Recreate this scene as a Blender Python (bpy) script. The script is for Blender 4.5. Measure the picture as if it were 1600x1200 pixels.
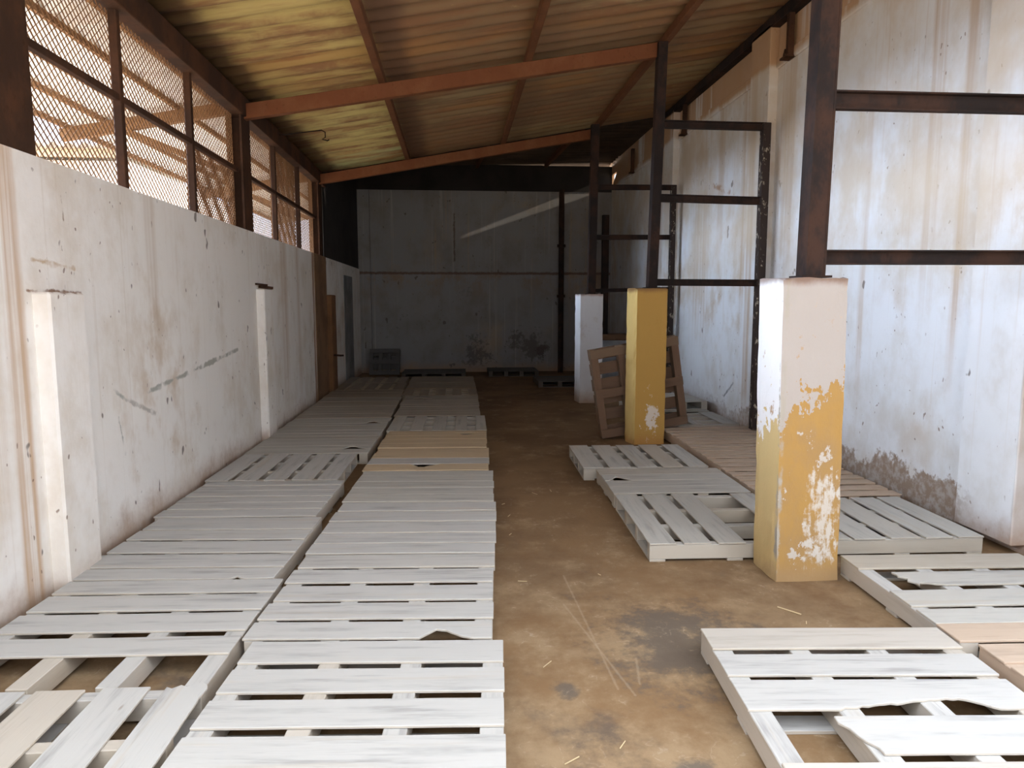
import bpy, bmesh, math, random
from mathutils import Vector, Matrix

for o in list(bpy.data.objects):
    bpy.data.objects.remove(o)
SC = bpy.context.scene
COL = SC.collection
R = math.radians

# ------------------------------------------------------------------ camera
cam_d = bpy.data.cameras.new('camera')
cam_d.sensor_width = 36.0
cam_d.lens = 36.0 * 1109.0 / 1600.0
cam_d.clip_end = 500
cam = bpy.data.objects.new('camera', cam_d)
COL.objects.link(cam)
cam.location = (0, 0, 1.6)
cam.rotation_euler = (R(90 - 6.533), 0, R(-4.508))
SC.camera = cam

# ------------------------------------------------------------------ light
SC.view_settings.view_transform = 'Standard'
SC.view_settings.look = 'None'
SC.view_settings.gamma = 1.0
SC.view_settings.use_curve_mapping = False
SC.view_settings.exposure = -0.35
SC.cycles.max_bounces = 10
SC.cycles.diffuse_bounces = 7

world = bpy.data.worlds.new('sky')
SC.world = world
world.use_nodes = True
wt = world.node_tree
bg = wt.nodes['Background']
bg.inputs['Strength'].default_value = 1.0
# overcast sky: three times brighter overhead than at the horizon, with a strong glow added low on the left to light the right side
def sky_nodes(zenith, horizon, glow):
    L = wt.links.new
    tc = wt.nodes.new('ShaderNodeTexCoord')
    def ramp(direction, lo, hi):
        dot = wt.nodes.new('ShaderNodeVectorMath'); dot.operation = 'DOT_PRODUCT'
        dot.inputs[1].default_value = Vector(direction).normalized()
        L(tc.outputs['Generated'], dot.inputs[0])
        mr = wt.nodes.new('ShaderNodeMapRange'); mr.interpolation_type = 'SMOOTHSTEP'
        mr.inputs['From Min'].default_value = lo; mr.inputs['From Max'].default_value = hi
        L(dot.outputs['Value'], mr.inputs['Value'])
        return mr.outputs[0]
    def mix(a, b, f):
        mx = wt.nodes.new('ShaderNodeMix'); mx.data_type = 'RGBA'
        i = [k for k in mx.inputs if k.type == 'RGBA']
        for k, v in zip(i, (a, b)):
            if isinstance(v, tuple): k.default_value = (*v, 1)
            else: L(v, k)
        L(f, mx.inputs[0])
        return [k for k in mx.outputs if k.type == 'RGBA'][0]
    c = mix(horizon, zenith, ramp((0, 0, 1), 0.2, 1.0))
    c = mix(c, glow, ramp((-1.0, 0.25, 0.33), 0.70, 0.97))
    L(c, bg.inputs['Color'])
sky_nodes((9.2, 9.9, 10.9), (2.1, 2.25, 2.6), (63.0, 75.0, 96.0))

SUN_DIR = Vector((-0.925, 0.10, -0.365))          # low sun from the right
sun_d = bpy.data.lights.new('sun', 'SUN')
sun_d.energy = 7.0
sun_d.angle = R(0.6)
sun_d.color = (1.0, 0.90, 0.76)
sun = bpy.data.objects.new('sun', sun_d)
COL.objects.link(sun)
sun.rotation_euler = SUN_DIR.to_track_quat('-Z', 'Y').to_euler()
sun.location = (30, -4, 14)

# ------------------------------------------------------------------ dimensions
XL, XR, YF, YN = -2.15, 3.60, 16.5, -0.6          # wall faces, far wall, open front
YE = 1.25                                          # front edge of the roof
ZW = 2.35                                         # top of the left wall
SL = 0.179                                        # roof slope
def roof_z(x):
    return 3.72 + SL * (x + 2.15)

# ------------------------------------------------------------------ node helpers
class E:
    """A socket with arithmetic on it."""
    def __init__(s, nt, sock): s.nt, s.s = nt, sock
    def _m(s, op, *a):
        n = s.nt.nodes.new('ShaderNodeMath'); n.operation = op
        for i, v in enumerate((s,) + a):
            if isinstance(v, E): s.nt.links.new(v.s, n.inputs[i])
            else: n.inputs[i].default_value = v
        return E(s.nt, n.outputs[0])
    def __add__(s, o): return s._m('ADD', o)
    def __radd__(s, o): return s._m('ADD', o)
    def __sub__(s, o): return s._m('SUBTRACT', o)
    def __rsub__(s, o): return (s * -1) + o
    def __mul__(s, o): return s._m('MULTIPLY', o)
    def __rmul__(s, o): return s._m('MULTIPLY', o)
    def __truediv__(s, o): return s._m('DIVIDE', o)
    def abs(s): return s._m('ABSOLUTE')
    def floor(s): return s._m('FLOOR')
    def sqrt(s): return s._m('SQRT')
    def max(s, o): return s._m('MAXIMUM', o)
    def min(s, o): return s._m('MINIMUM', o)
    def ramp(s, a, b):
        """smooth 0..1 while the value runs from a to b (a may exceed b)"""
        n = s.nt.nodes.new('ShaderNodeMapRange'); n.interpolation_type = 'SMOOTHSTEP'
        lo, hi, t0, t1 = (a, b, 0, 1) if a < b else (b, a, 1, 0)
        s.nt.links.new(s.s, n.inputs['Value'])
        n.inputs['From Min'].default_value = lo; n.inputs['From Max'].default_value = hi
        n.inputs['To Min'].default_value = t0; n.inputs['To Max'].default_value = t1
        return E(s.nt, n.outputs[0])
    def band(s, c, half, soft):
        return (s - c).abs().ramp(half + soft, half)

class Mat:
    def __init__(m, name, rough=0.85):
        m.mat = bpy.data.materials.new(name); m.mat.use_nodes = True
        m.nt = m.mat.node_tree
        m.bsdf = m.nt.nodes['Principled BSDF']
        m.bsdf.inputs['Roughness'].default_value = rough
        m.bsdf.inputs['Specular IOR Level'].default_value = 0.25
    def pos(m):
        n = m.nt.nodes.new('ShaderNodeNewGeometry')
        return m._split(n.outputs['Position']), n.outputs['Position']
    def objco(m):
        n = m.nt.nodes.new('ShaderNodeTexCoord')
        return m._split(n.outputs['Object']), n.outputs['Object']
    def _split(m, sock):
        n = m.nt.nodes.new('ShaderNodeSeparateXYZ'); m.nt.links.new(sock, n.inputs[0])
        return [E(m.nt, n.outputs[i]) for i in range(3)]
    def vec(m, x, y, z):
        n = m.nt.nodes.new('ShaderNodeCombineXYZ')
        for i, v in enumerate((x, y, z)):
            if isinstance(v, E): m.nt.links.new(v.s, n.inputs[i])
            else: n.inputs[i].default_value = v
        return n.outputs[0]
    def noise(m, co, scale=(1, 1, 1), detail=4, rough=0.6, off=(0, 0, 0), w=None):
        mp = m.nt.nodes.new('ShaderNodeMapping')
        mp.inputs['Scale'].default_value = scale; mp.inputs['Location'].default_value = off
        m.nt.links.new(co, mp.inputs[0])
        n = m.nt.nodes.new('ShaderNodeTexNoise')
        n.inputs['Scale'].default_value = 1.0
        n.inputs['Detail'].default_value = detail; n.inputs['Roughness'].default_value = rough
        if w is not None:
            n.noise_dimensions = '4D'; m.nt.links.new(w.s, n.inputs['W'])
        m.nt.links.new(mp.outputs[0], n.inputs['Vector'])
        return E(m.nt, n.outputs[0])
    def white(m, co):
        n = m.nt.nodes.new('ShaderNodeTexWhiteNoise'); m.nt.links.new(co, n.inputs['Vector'])
        return E(m.nt, n.outputs['Value'])
    def rand(m):
        n = m.nt.nodes.new('ShaderNodeObjectInfo'); return E(m.nt, n.outputs['Random'])
    def attr(m, name):
        n = m.nt.nodes.new('ShaderNodeAttribute'); n.attribute_type = 'OBJECT'; n.attribute_name = name
        return E(m.nt, n.outputs['Fac'])
    def rgb(m, c):
        n = m.nt.nodes.new('ShaderNodeRGB'); n.outputs[0].default_value = (*c, 1); return n.outputs[0]
    def mix(m, a, b, f):
        n = m.nt.nodes.new('ShaderNodeMix'); n.data_type = 'RGBA'
        for k, v in (('A', a), ('B', b)):
            i = [x for x in n.inputs if x.name == k and x.type == 'RGBA'][0]
            if isinstance(v, tuple): i.default_value = (*v, 1)
            else: m.nt.links.new(v, i)
        if isinstance(f, E): m.nt.links.new(f.s, n.inputs[0])
        else: n.inputs[0].default_value = f
        return [x for x in n.outputs if x.type == 'RGBA'][0]
    def out(m, col, bump=None, dist=0.01, strength=0.6, rough=None):
        if isinstance(col, tuple): m.bsdf.inputs['Base Color'].default_value = (*col, 1)
        else: m.nt.links.new(col, m.bsdf.inputs['Base Color'])
        if bump is not None:
            b = m.nt.nodes.new('ShaderNodeBump'); b.inputs['Distance'].default_value = dist
            b.inputs['Strength'].default_value = strength
            m.nt.links.new(bump.s, b.inputs['Height']); m.nt.links.new(b.outputs[0], m.bsdf.inputs['Normal'])
        if rough is not None: m.nt.links.new(rough.s, m.bsdf.inputs['Roughness'])
        return m.mat

def seg_dist(a, b, p, q):
    """distance in the (a, b) plane from the segment p-q"""
    dx, dy = q[0] - p[0], q[1] - p[1]; L2 = dx * dx + dy * dy
    t = (((a - p[0]) * dx + (b - p[1]) * dy) / L2).max(0.0).min(1.0)
    ex = a - (t * dx + p[0]); ey = b - (t * dy + p[1])
    return (ex * ex + ey * ey).sqrt()

# ------------------------------------------------------------------ materials
RUST, RUST_D = (0.33, 0.17, 0.075), (0.16, 0.075, 0.035)

def wall_mat(name, base, streaks=(), rust=0.55, foot=0.35, scratches=(), grime=0.4, extra=None, axis='y', seed=0.0):
    m = Mat(name, 0.9)
    (x, y, z), P = m.pos()
    u = y if axis == 'y' else x
    us = (0, 1, 0) if axis == 'y' else (1, 0, 0)
    def sc(h, v): return (h * us[0], h * us[1], v)
    o = (seed, seed * 1.7, seed * 0.6)
    big = m.noise(P, (0.5, 0.5, 0.5), 4, 0.6, o)
    med = m.noise(P, (2.1, 2.1, 1.6), 5, 0.65, o)
    fine = m.noise(P, (14, 14, 14), 4, 0.7, o)
    col = m.mix(base, tuple(c * k for c, k in zip(base, (0.80, 0.74, 0.66))), med.ramp(0.42, 0.72) * 0.75)
    col = m.mix(col, (0.50, 0.36, 0.23), big.ramp(0.52, 0.72) * med.ramp(0.40, 0.62) * grime)
    # rain streaks running down from the top
    st = m.noise(P, sc(5.0, 0.16), 4, 0.7, o)
    st2 = m.noise(P, sc(17.0, 0.25), 3, 0.6, o)
    col = m.mix(col, (0.46, 0.29, 0.16), st.ramp(0.56, 0.70) * st2.ramp(0.35, 0.6) * z.ramp(-0.3, 3.5) * rust)
    col = m.mix(col, (0.60, 0.52, 0.42), st2.ramp(0.60, 0.72) * 0.30)
    for (c, half, soft, z0, z1, amt, tint) in streaks:
        wob = (m.noise(P, (1.2, 1.2, 1.2), 2, 0.5, o) - 0.5) * 0.06
        k = (u + wob).band(c, half, soft) * (z + (med - 0.5) * 0.8).ramp(z0 - 0.5, z0 + 0.5) * z.ramp(z1 + 0.05, z1 - 0.05)
        col = m.mix(col, tint, k * st2.ramp(0.25, 0.60) * st.ramp(0.15, 0.55) * amt)
    # splashed earth along the foot
    ft = (z + (med - 0.5) * 0.5 + (fine - 0.5) * 0.12).ramp(foot, 0.0)
    col = m.mix(col, (0.36, 0.23, 0.14), ft * 0.85)
    # small chips and specks
    ch = m.noise(P, (8, 8, 5), 2, 0.5, (o[0] + 5, o[1], o[2]))
    col = m.mix(col, (0.13, 0.10, 0.08), ch.ramp(0.715, 0.745) * 0.8)
    ch2 = m.noise(P, (26, 26, 16), 1, 0.5, (o[0] + 9, o[1], o[2]))
    col = m.mix(col, (0.20, 0.13, 0.09), ch2.ramp(0.73, 0.765) * med.ramp(0.40, 0.56) * 0.8)
    wobb = (fine - 0.5) * 0.05
    for (p, q, w, tint) in scratches:
        d = seg_dist(u, z, p, q) + wobb * 0.9
        col = m.mix(col, tint, (d + (med - 0.5) * 0.06).ramp(w, w * 0.2) * m.noise(P, (6, 6, 6), 3, 0.6, o).ramp(0.36, 0.56) * 0.9)
    if extra: col = extra(m, col, x, y, z, P, big, med, fine)
    return m.out(col, med * 0.6 + fine * 0.4, 0.012, 0.45)

CREAM = (0.82, 0.785, 0.73)
OLIVE = (0.34, 0.33, 0.28)

def left_extra(m, col, x, y, z, P, big, med, fine):
    # brown rainwater band beside the last pier
    k = (y + (med - 0.5) * 0.25).band(11.55, 0.5, 0.12)
    s = m.noise(P, (0, 9, 0.15), 3, 0.6)
    col = m.mix(col, (0.27, 0.12, 0.045), k * s.ramp(0.30, 0.52) * 0.9)
    return col
M_WALL_L = wall_mat('left_wall_plaster', CREAM,
    streaks=[(3.66, 0.05, 0.05, -0.2, 2.4, 0.75, (0.45, 0.25, 0.10)), (3.45, 0.02, 0.10, 0.6, 2.4, 0.4, (0.50, 0.34, 0.2)),
             (5.3, 0.03, 0.12, 1.3, 2.4, 0.35, (0.45, 0.32, 0.2)), (9.2, 0.10, 0.12, 0.5, 2.4, 0.45, (0.42, 0.26, 0.13)),
             (10.0, 0.04, 0.1, 0.3, 2.4, 0.5, (0.42, 0.26, 0.13))],
    rust=0.35, foot=0.30, grime=0.65,
    scratches=[((5.10, 0.98), (7.20, 1.14), 0.022, OLIVE), ((4.62, 1.05), (4.78, 0.97), 0.02, OLIVE),
               ((4.78, 0.97), (5.25, 0.80), 0.02, (0.42, 0.38, 0.33)), ((4.66, 0.87), (4.72, 0.62), 0.012, OLIVE),
               ((3.78, 1.66), (4.30, 1.655), 0.016, (0.25, 0.13, 0.07)),
               ((3.85, 1.82), (4.25, 1.79), 0.02, (0.5, 0.36, 0.22)),
               ((4.15, 2.32), (4.17, 2.05), 0.012, (0.3, 0.22, 0.15))],
    extra=left_extra)

def right_extra(m, col, x, y, z, P, big, med, fine):
    # render fallen off along the foot
    e = (z + (med - 0.5) * 0.9 + (fine - 0.5) * 0.35)
    k = e.ramp(0.34, 0.26) * y.ramp(4.35, 4.75) * y.ramp(11.5, 7.0)
    col = m.mix(col, m.mix((0.30, 0.22, 0.16), (0.42, 0.36, 0.31), fine.ramp(0.4, 0.6)), k)
    kk = (seg_dist(y, z, (6.85, 1.07), (6.95, 0.82)) + (fine - 0.5) * 0.12).ramp(0.13, 0.10)
    col = m.mix(col, (0.40, 0.38, 0.34), kk * fine.ramp(0.30, 0.45))
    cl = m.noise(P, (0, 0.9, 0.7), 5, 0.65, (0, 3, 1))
    col = m.mix(col, (0.58, 0.46, 0.32), cl.ramp(0.34, 0.62) * (z + (med - 0.5) * 1.5).ramp(1.3, 2.6) * 0.75)  # stain clouds, with warm bounce light painted into the upper wall
    # brown wash above the ring beam line
    t = m.noise(P, (0, 1.1, 0.1), 4, 0.7, (0, 7, 0))
    k2 = (z + (med - 0.5) * 0.10).ramp(4.18, 4.26) * t.ramp(0.36, 0.46)
    col = m.mix(col, (0.42, 0.23, 0.10), k2 * 0.85)
    return col
BR = (0.44, 0.27, 0.13)
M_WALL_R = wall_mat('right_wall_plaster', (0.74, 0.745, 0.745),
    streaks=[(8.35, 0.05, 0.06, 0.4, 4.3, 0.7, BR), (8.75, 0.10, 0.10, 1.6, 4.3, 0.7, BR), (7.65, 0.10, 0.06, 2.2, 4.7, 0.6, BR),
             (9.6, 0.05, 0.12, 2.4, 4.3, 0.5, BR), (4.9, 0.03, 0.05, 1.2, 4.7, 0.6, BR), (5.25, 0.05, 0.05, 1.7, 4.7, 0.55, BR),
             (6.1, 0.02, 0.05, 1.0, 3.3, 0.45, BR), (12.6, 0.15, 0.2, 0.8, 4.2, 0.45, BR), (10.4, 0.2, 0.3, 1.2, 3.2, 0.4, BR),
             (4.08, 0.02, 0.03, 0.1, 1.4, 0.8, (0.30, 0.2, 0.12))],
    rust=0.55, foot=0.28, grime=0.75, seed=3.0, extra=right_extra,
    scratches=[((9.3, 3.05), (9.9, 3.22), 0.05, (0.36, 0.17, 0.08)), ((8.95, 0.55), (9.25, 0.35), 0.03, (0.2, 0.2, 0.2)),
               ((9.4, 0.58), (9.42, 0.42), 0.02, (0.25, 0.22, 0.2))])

def far_extra(m, col, x, y, z, P, big, med, fine):
    k = (z + (fine - 0.5) * 0.06).band(2.27, 0.010, 0.035)
    col = m.mix(col, (0.13, 0.07, 0.045), k * 0.85)
    col = m.mix(col, (0.30, 0.18, 0.1), z.ramp(2.28, 2.2) * z.ramp(1.6, 2.2) * med.ramp(0.45, 0.65) * 0.5)
    for cx, cz, r in ((0.55, 0.45, 0.42), (1.75, 0.55, 0.35), (0.35, 1.75, 0.16), (-1.35, 1.05, 0.10), (2.15, 0.55, 0.2)):
        d = (((x - cx) * (x - cx)) + ((z - cz) * (z - cz))).sqrt() + (fine - 0.5) * 1.1 + (med - 0.5) * 2.0
        col = m.mix(col, (0.10, 0.075, 0.06), d.ramp(r, r - 0.25) * 0.65)
    d = seg_dist(x, z, (-0.02, 3.6), (-0.02, 2.55)) + (fine - 0.5) * 0.08
    col = m.mix(col, (0.12, 0.09, 0.07), d.ramp(0.03, 0.0) * 0.9)
    return col
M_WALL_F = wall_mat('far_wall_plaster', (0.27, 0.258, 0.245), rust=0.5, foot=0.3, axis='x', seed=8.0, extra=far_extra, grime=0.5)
M_WALL_OUT = wall_mat('outbuilding_plaster', (0.8, 0.78, 0.74), rust=0.2, foot=0.3, axis='x', seed=18.0)

def floor_mat():
    m = Mat('earth_stained_concrete', 0.88)
    (x, y, z), P = m.pos()
    a = m.noise(P, (0.7, 0.7, 1), 5, 0.6)
    b = m.noise(P, (3.3, 3.3, 1), 6, 0.7, (4, 2, 0))
    c = m.noise(P, (22, 22, 1), 5, 0.7)
    d = m.noise(P, (1.5, 1.5, 1), 4, 0.65, (11, 3, 0))
    col = m.mix((0.205, 0.122, 0.058), (0.135, 0.076, 0.035), a.ramp(0.40, 0.62))
    col = m.mix(col, (0.275, 0.185, 0.10), b.ramp(0.52, 0.70) * 0.75)
    col = m.mix(col, (0.43, 0.34, 0.245), c.ramp(0.58, 0.72) * b.ramp(0.42, 0.6) * 0.55)
    col = m.mix(col, (0.085, 0.068, 0.055), d.ramp(0.54, 0.66) * b.ramp(0.62, 0.42) * y.ramp(5.0, 3.8) * 0.75)
    # light falloff painted in, paler towards the entrance, and dark oily stains
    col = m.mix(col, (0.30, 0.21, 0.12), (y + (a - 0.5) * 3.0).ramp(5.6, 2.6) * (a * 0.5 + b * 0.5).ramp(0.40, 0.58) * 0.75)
    for cx, cy, rx, ry in ((1.05, 3.15, 0.50, 0.55), (0.80, 2.22, 0.16, 0.10), (0.45, 2.75, 0.07, 0.10), (1.7, 2.9, 0.5, 0.35)):
        ex = (x - cx) / rx; ey = (y - cy) / ry
        dd = (ex * ex + ey * ey).sqrt() + (b - 0.5) * 2.4 + (c - 0.5) * 1.0
        col = m.mix(col, (0.10, 0.085, 0.07), dd.ramp(0.95, 0.35) * 0.75)
    for p, q in (((0.62, 4.0), (0.66, 2.75)), ((0.56, 3.6), (0.72, 2.7)), ((0.80, 3.0), (0.76, 2.78))):
        col = m.mix(col, (0.40, 0.31, 0.21), (seg_dist(x, y, p, q) + (c - 0.5) * 0.02).ramp(0.009, 0.001) * 0.3)
    # small curved scuffs
    s = m.noise(P, (7, 7, 1), 2, 0.5, (2, 9, 0))
    col = m.mix(col, (0.42, 0.33, 0.24), (s - 0.5).abs().ramp(0.016, 0.003) * c.ramp(0.45, 0.6) * b.ramp(0.45, 0.6) * 0.35)
    return m.out(col, b * 0.5 + c * 0.5, 0.012, 0.5)
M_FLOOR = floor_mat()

def ground_mat():
    m = Mat('dry_ground', 0.95)
    (x, y, z), P = m.pos()
    a = m.noise(P, (0.3, 0.3, 1), 5, 0.6)
    return m.out(m.mix((0.36, 0.28, 0.20), (0.29, 0.22, 0.15), a.ramp(0.4, 0.6)))
M_GROUND = ground_mat()

def wood_mat(name, base, dark, tan):
    m = Mat(name, 0.85)
    (x, y, z), P = m.objco()
    r = m.rand()
    w = r * 37.0
    g = m.noise(P, (1.6, 22, 22), 5, 0.65, w=w)
    f = m.noise(P, (5, 90, 60), 3, 0.6, w=w)
    bl = m.noise(P, (2.2, 6, 6), 4, 0.6, w=w + 3.0)
    col = m.mix(base, dark, g.ramp(0.46, 0.68) * bl.ramp(0.35, 0.65) * 0.85)
    col = m.mix(col, tan, r.ramp(0.82, 1.0) * 0.5)
    col = m.mix(col, tan, m.noise(P, (0.8, 14, 6), 3, 0.6, w=w + 9.0).ramp(0.56, 0.70) * 0.35)
    col = m.mix(col, tuple(c * 0.55 for c in dark), f.ramp(0.62, 0.75) * 0.35)
    # sawn edges keep the bare timber colour
    tn = m.nt.nodes.new('ShaderNodeTexCoord'); nz = m._split(tn.outputs['Normal'])[2]
    col = m.mix(col, tan, nz.abs().ramp(0.8, 0.5) * 0.55)
    # nail heads and knots
    kn = m.noise(P, (5, 14, 5), 1, 0.4, w=w + 20.0)
    col = m.mix(col, (0.20, 0.14, 0.09), kn.ramp(0.79, 0.83) * 0.7)
    return m.out(col, g * 0.6 + f * 0.4, 0.004, 0.5)
M_WOOD = wood_mat('weathered_grey_pallet_wood', (0.455, 0.44, 0.41), (0.27, 0.26, 0.245), (0.46, 0.375, 0.27))
M_WOODTAN = wood_mat('tan_pallet_wood', (0.52, 0.40, 0.26), (0.38, 0.30, 0.21), (0.55, 0.40, 0.22))
M_WOODGREY = wood_mat('dirty_grey_pallet_wood', (0.44, 0.42, 0.375), (0.27, 0.26, 0.24), (0.42, 0.345, 0.25))
M_WOODFAR = wood_mat('far_shade_brown_pallet_wood', (0.31, 0.26, 0.20), (0.23, 0.20, 0.16), (0.33, 0.25, 0.16))  # browner copy of the wood: weak far light painted into the colour
M_WOODDARK = wood_mat('deep_shade_pallet_wood', (0.11, 0.10, 0.09), (0.08, 0.072, 0.065), (0.12, 0.09, 0.06))  # darkest copy: gloom of the far end painted into the wood
M_WOODMID = wood_mat('mid_shade_pallet_wood', (0.36, 0.32, 0.265), (0.26, 0.235, 0.20), (0.37, 0.29, 0.19))  # halfway copy, easing the painted light falloff along the pallet rows
M_WOODPINK = wood_mat('fresh_brown_pallet_wood', (0.46, 0.355, 0.265), (0.34, 0.26, 0.195), (0.44, 0.31, 0.21))
M_WOODBROWN = wood_mat('bare_brown_pallet_wood', (0.15, 0.088, 0.054), (0.10, 0.06, 0.038), (0.18, 0.125, 0.078))

def steel_mat(name, base, rust, amt, rough=0.75):
    m = Mat(name, rough)
    m.bsdf.inputs['Specular IOR Level'].default_value = 0.06
    (x, y, z), P = m.pos()
    a = m.noise(P, (3, 3, 2.0), 5, 0.7); b = m.noise(P, (30, 30, 20), 3, 0.6)
    col = m.mix(base, rust, a.ramp(0.42, 0.64) * amt)
    col = m.mix(col, tuple(c * 0.5 for c in rust), b.ramp(0.58, 0.72) * 0.5)
    return m.out(col, b, 0.003, 0.4)
M_DARK = steel_mat('dark_painted_steel', (0.024, 0.018, 0.016), (0.058, 0.030, 0.020), 0.8)
M_RAFT = steel_mat('red_oxide_steel', (0.17, 0.062, 0.028), (0.21, 0.09, 0.04), 0.6)
M_PURL = steel_mat('brown_oxide_steel', (0.13, 0.055, 0.027), (0.18, 0.075, 0.035), 0.7)
M_MULL = steel_mat('rusty_window_steel', (0.048, 0.026, 0.017), (0.085, 0.038, 0.02), 0.8)
M_MESH = steel_mat('rusted_expanded_metal', (0.15, 0.075, 0.035), (0.21, 0.11, 0.05), 0.8)
def flake_mat():
    m = Mat('flaking_dark_steel', 0.6)
    (x, y, z), P = m.pos()
    b = m.noise(P, (16, 16, 9), 4, 0.7)
    return m.out(m.mix((0.035, 0.022, 0.017), (0.40, 0.34, 0.26), b.ramp(0.56, 0.66)), b, 0.003, 0.4)
M_FLAKE = flake_mat()

def roof_mat(name, seed, cols, strip_cols, dirt=1.0):
    m = Mat(name, 0.8)
    (x, y, z), P = m.pos()
    strip = ((x + 0.75) / 1.55).floor()
    sheet = ((y + seed) / 1.02).floor()
    rnd = m.white(m.vec(strip, sheet, seed))
    rnd2 = m.white(m.vec(strip + 17.0, sheet, seed))
    col = m.mix(cols[0], cols[1], rnd.ramp(0.15, 0.85))
    # sheets next to the eave are yellow-green, some of them green
    e = x.ramp(-0.70, -0.76)
    yg = m.mix(strip_cols[0], strip_cols[1], rnd2)
    yg = m.mix(yg, strip_cols[2], y.ramp(8.0, 8.6) * rnd2.ramp(0.1, 0.5))
    col = m.mix(col, yg, e)
    st = m.noise(P, (0.5, 5.5, 0.5), 5, 0.7); b = m.noise(P, (1.6, 2.2, 1), 5, 0.65); f = m.noise(P, (8, 20, 6), 4, 0.7)
    col = m.mix(col, (0.21, 0.10, 0.045), st.ramp(0.42, 0.60) * b.ramp(0.30, 0.55) * (0.9 * dirt))
    o2 = m.noise(P, (0.35, 1.3, 0.5), 4, 0.6, (3, 8, 0))
    col = m.mix(col, (0.34, 0.155, 0.045), o2.ramp(0.50, 0.70) * (0.5 * dirt))
    col = m.mix(col, (0.13, 0.07, 0.035), m.noise(P, (0.9, 9, 0.5), 4, 0.65, (1, 4, 0)).ramp(0.54, 0.70) * (0.6 * dirt))
    col = m.mix(col, (0.48, 0.34, 0.15), f.ramp(0.60, 0.74) * b.ramp(0.5, 0.6) * 0.45)
    # dark bands where sheets bear on the steel
    col = m.mix(col, (0.15, 0.085, 0.045), ((x + (b - 0.5) * 0.3).band(1.00, 0.05, 0.25).max((x + (b - 0.5) * 0.3).band(2.5, 0.05, 0.25))) * (0.45 * dirt))
    lap = (x + (b - 0.5) * 0.25).band(-0.60, 0.06, 0.20).max((x + (b - 0.5) * 0.35).band(-2.12, 0.10, 0.16))
    col = m.mix(col, (0.10, 0.05, 0.028), lap * 0.8)
    return m.out(col, st * 0.3 + f * 0.7, 0.005, 0.4)
M_ROOF = roof_mat('corrugated_roof_sheet', 0.0, ((0.27, 0.185, 0.088), (0.205, 0.12, 0.058)), ((0.46, 0.37, 0.14), (0.40, 0.27, 0.09), (0.40, 0.44, 0.21)))
M_OVER = roof_mat('overhang_roof_sheet', 5.0, ((0.68, 0.66, 0.58), (0.62, 0.58, 0.50)), ((0.68, 0.66, 0.58), (0.62, 0.58, 0.50), (0.68, 0.66, 0.58)), 0.3)
def plain(name, c, rough=0.9):
    m = Mat(name, rough); (x, y, z), P = m.pos()
    a = m.noise(P, (2, 2, 2), 4, 0.6)
    return m.out(m.mix(c, tuple(k * 0.7 for k in c), a.ramp(0.4, 0.65)), a, 0.01, 0.3)
M_BLACK = plain('gloom_black_board', (0.030, 0.024, 0.020))  # black paints in the gloom of the far bay
M_ROOF2 = plain('dark_roof_sheet', (0.085, 0.055, 0.035))  # darker sheet colour for the raised far bay
M_CEM = plain('grey_cement', (0.24, 0.235, 0.22))
M_BLOCK = plain('grey_blue_render', (0.36, 0.37, 0.38))
M_BLOCKTOP = plain('brown_earth_top', (0.20, 0.11, 0.06))

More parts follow.
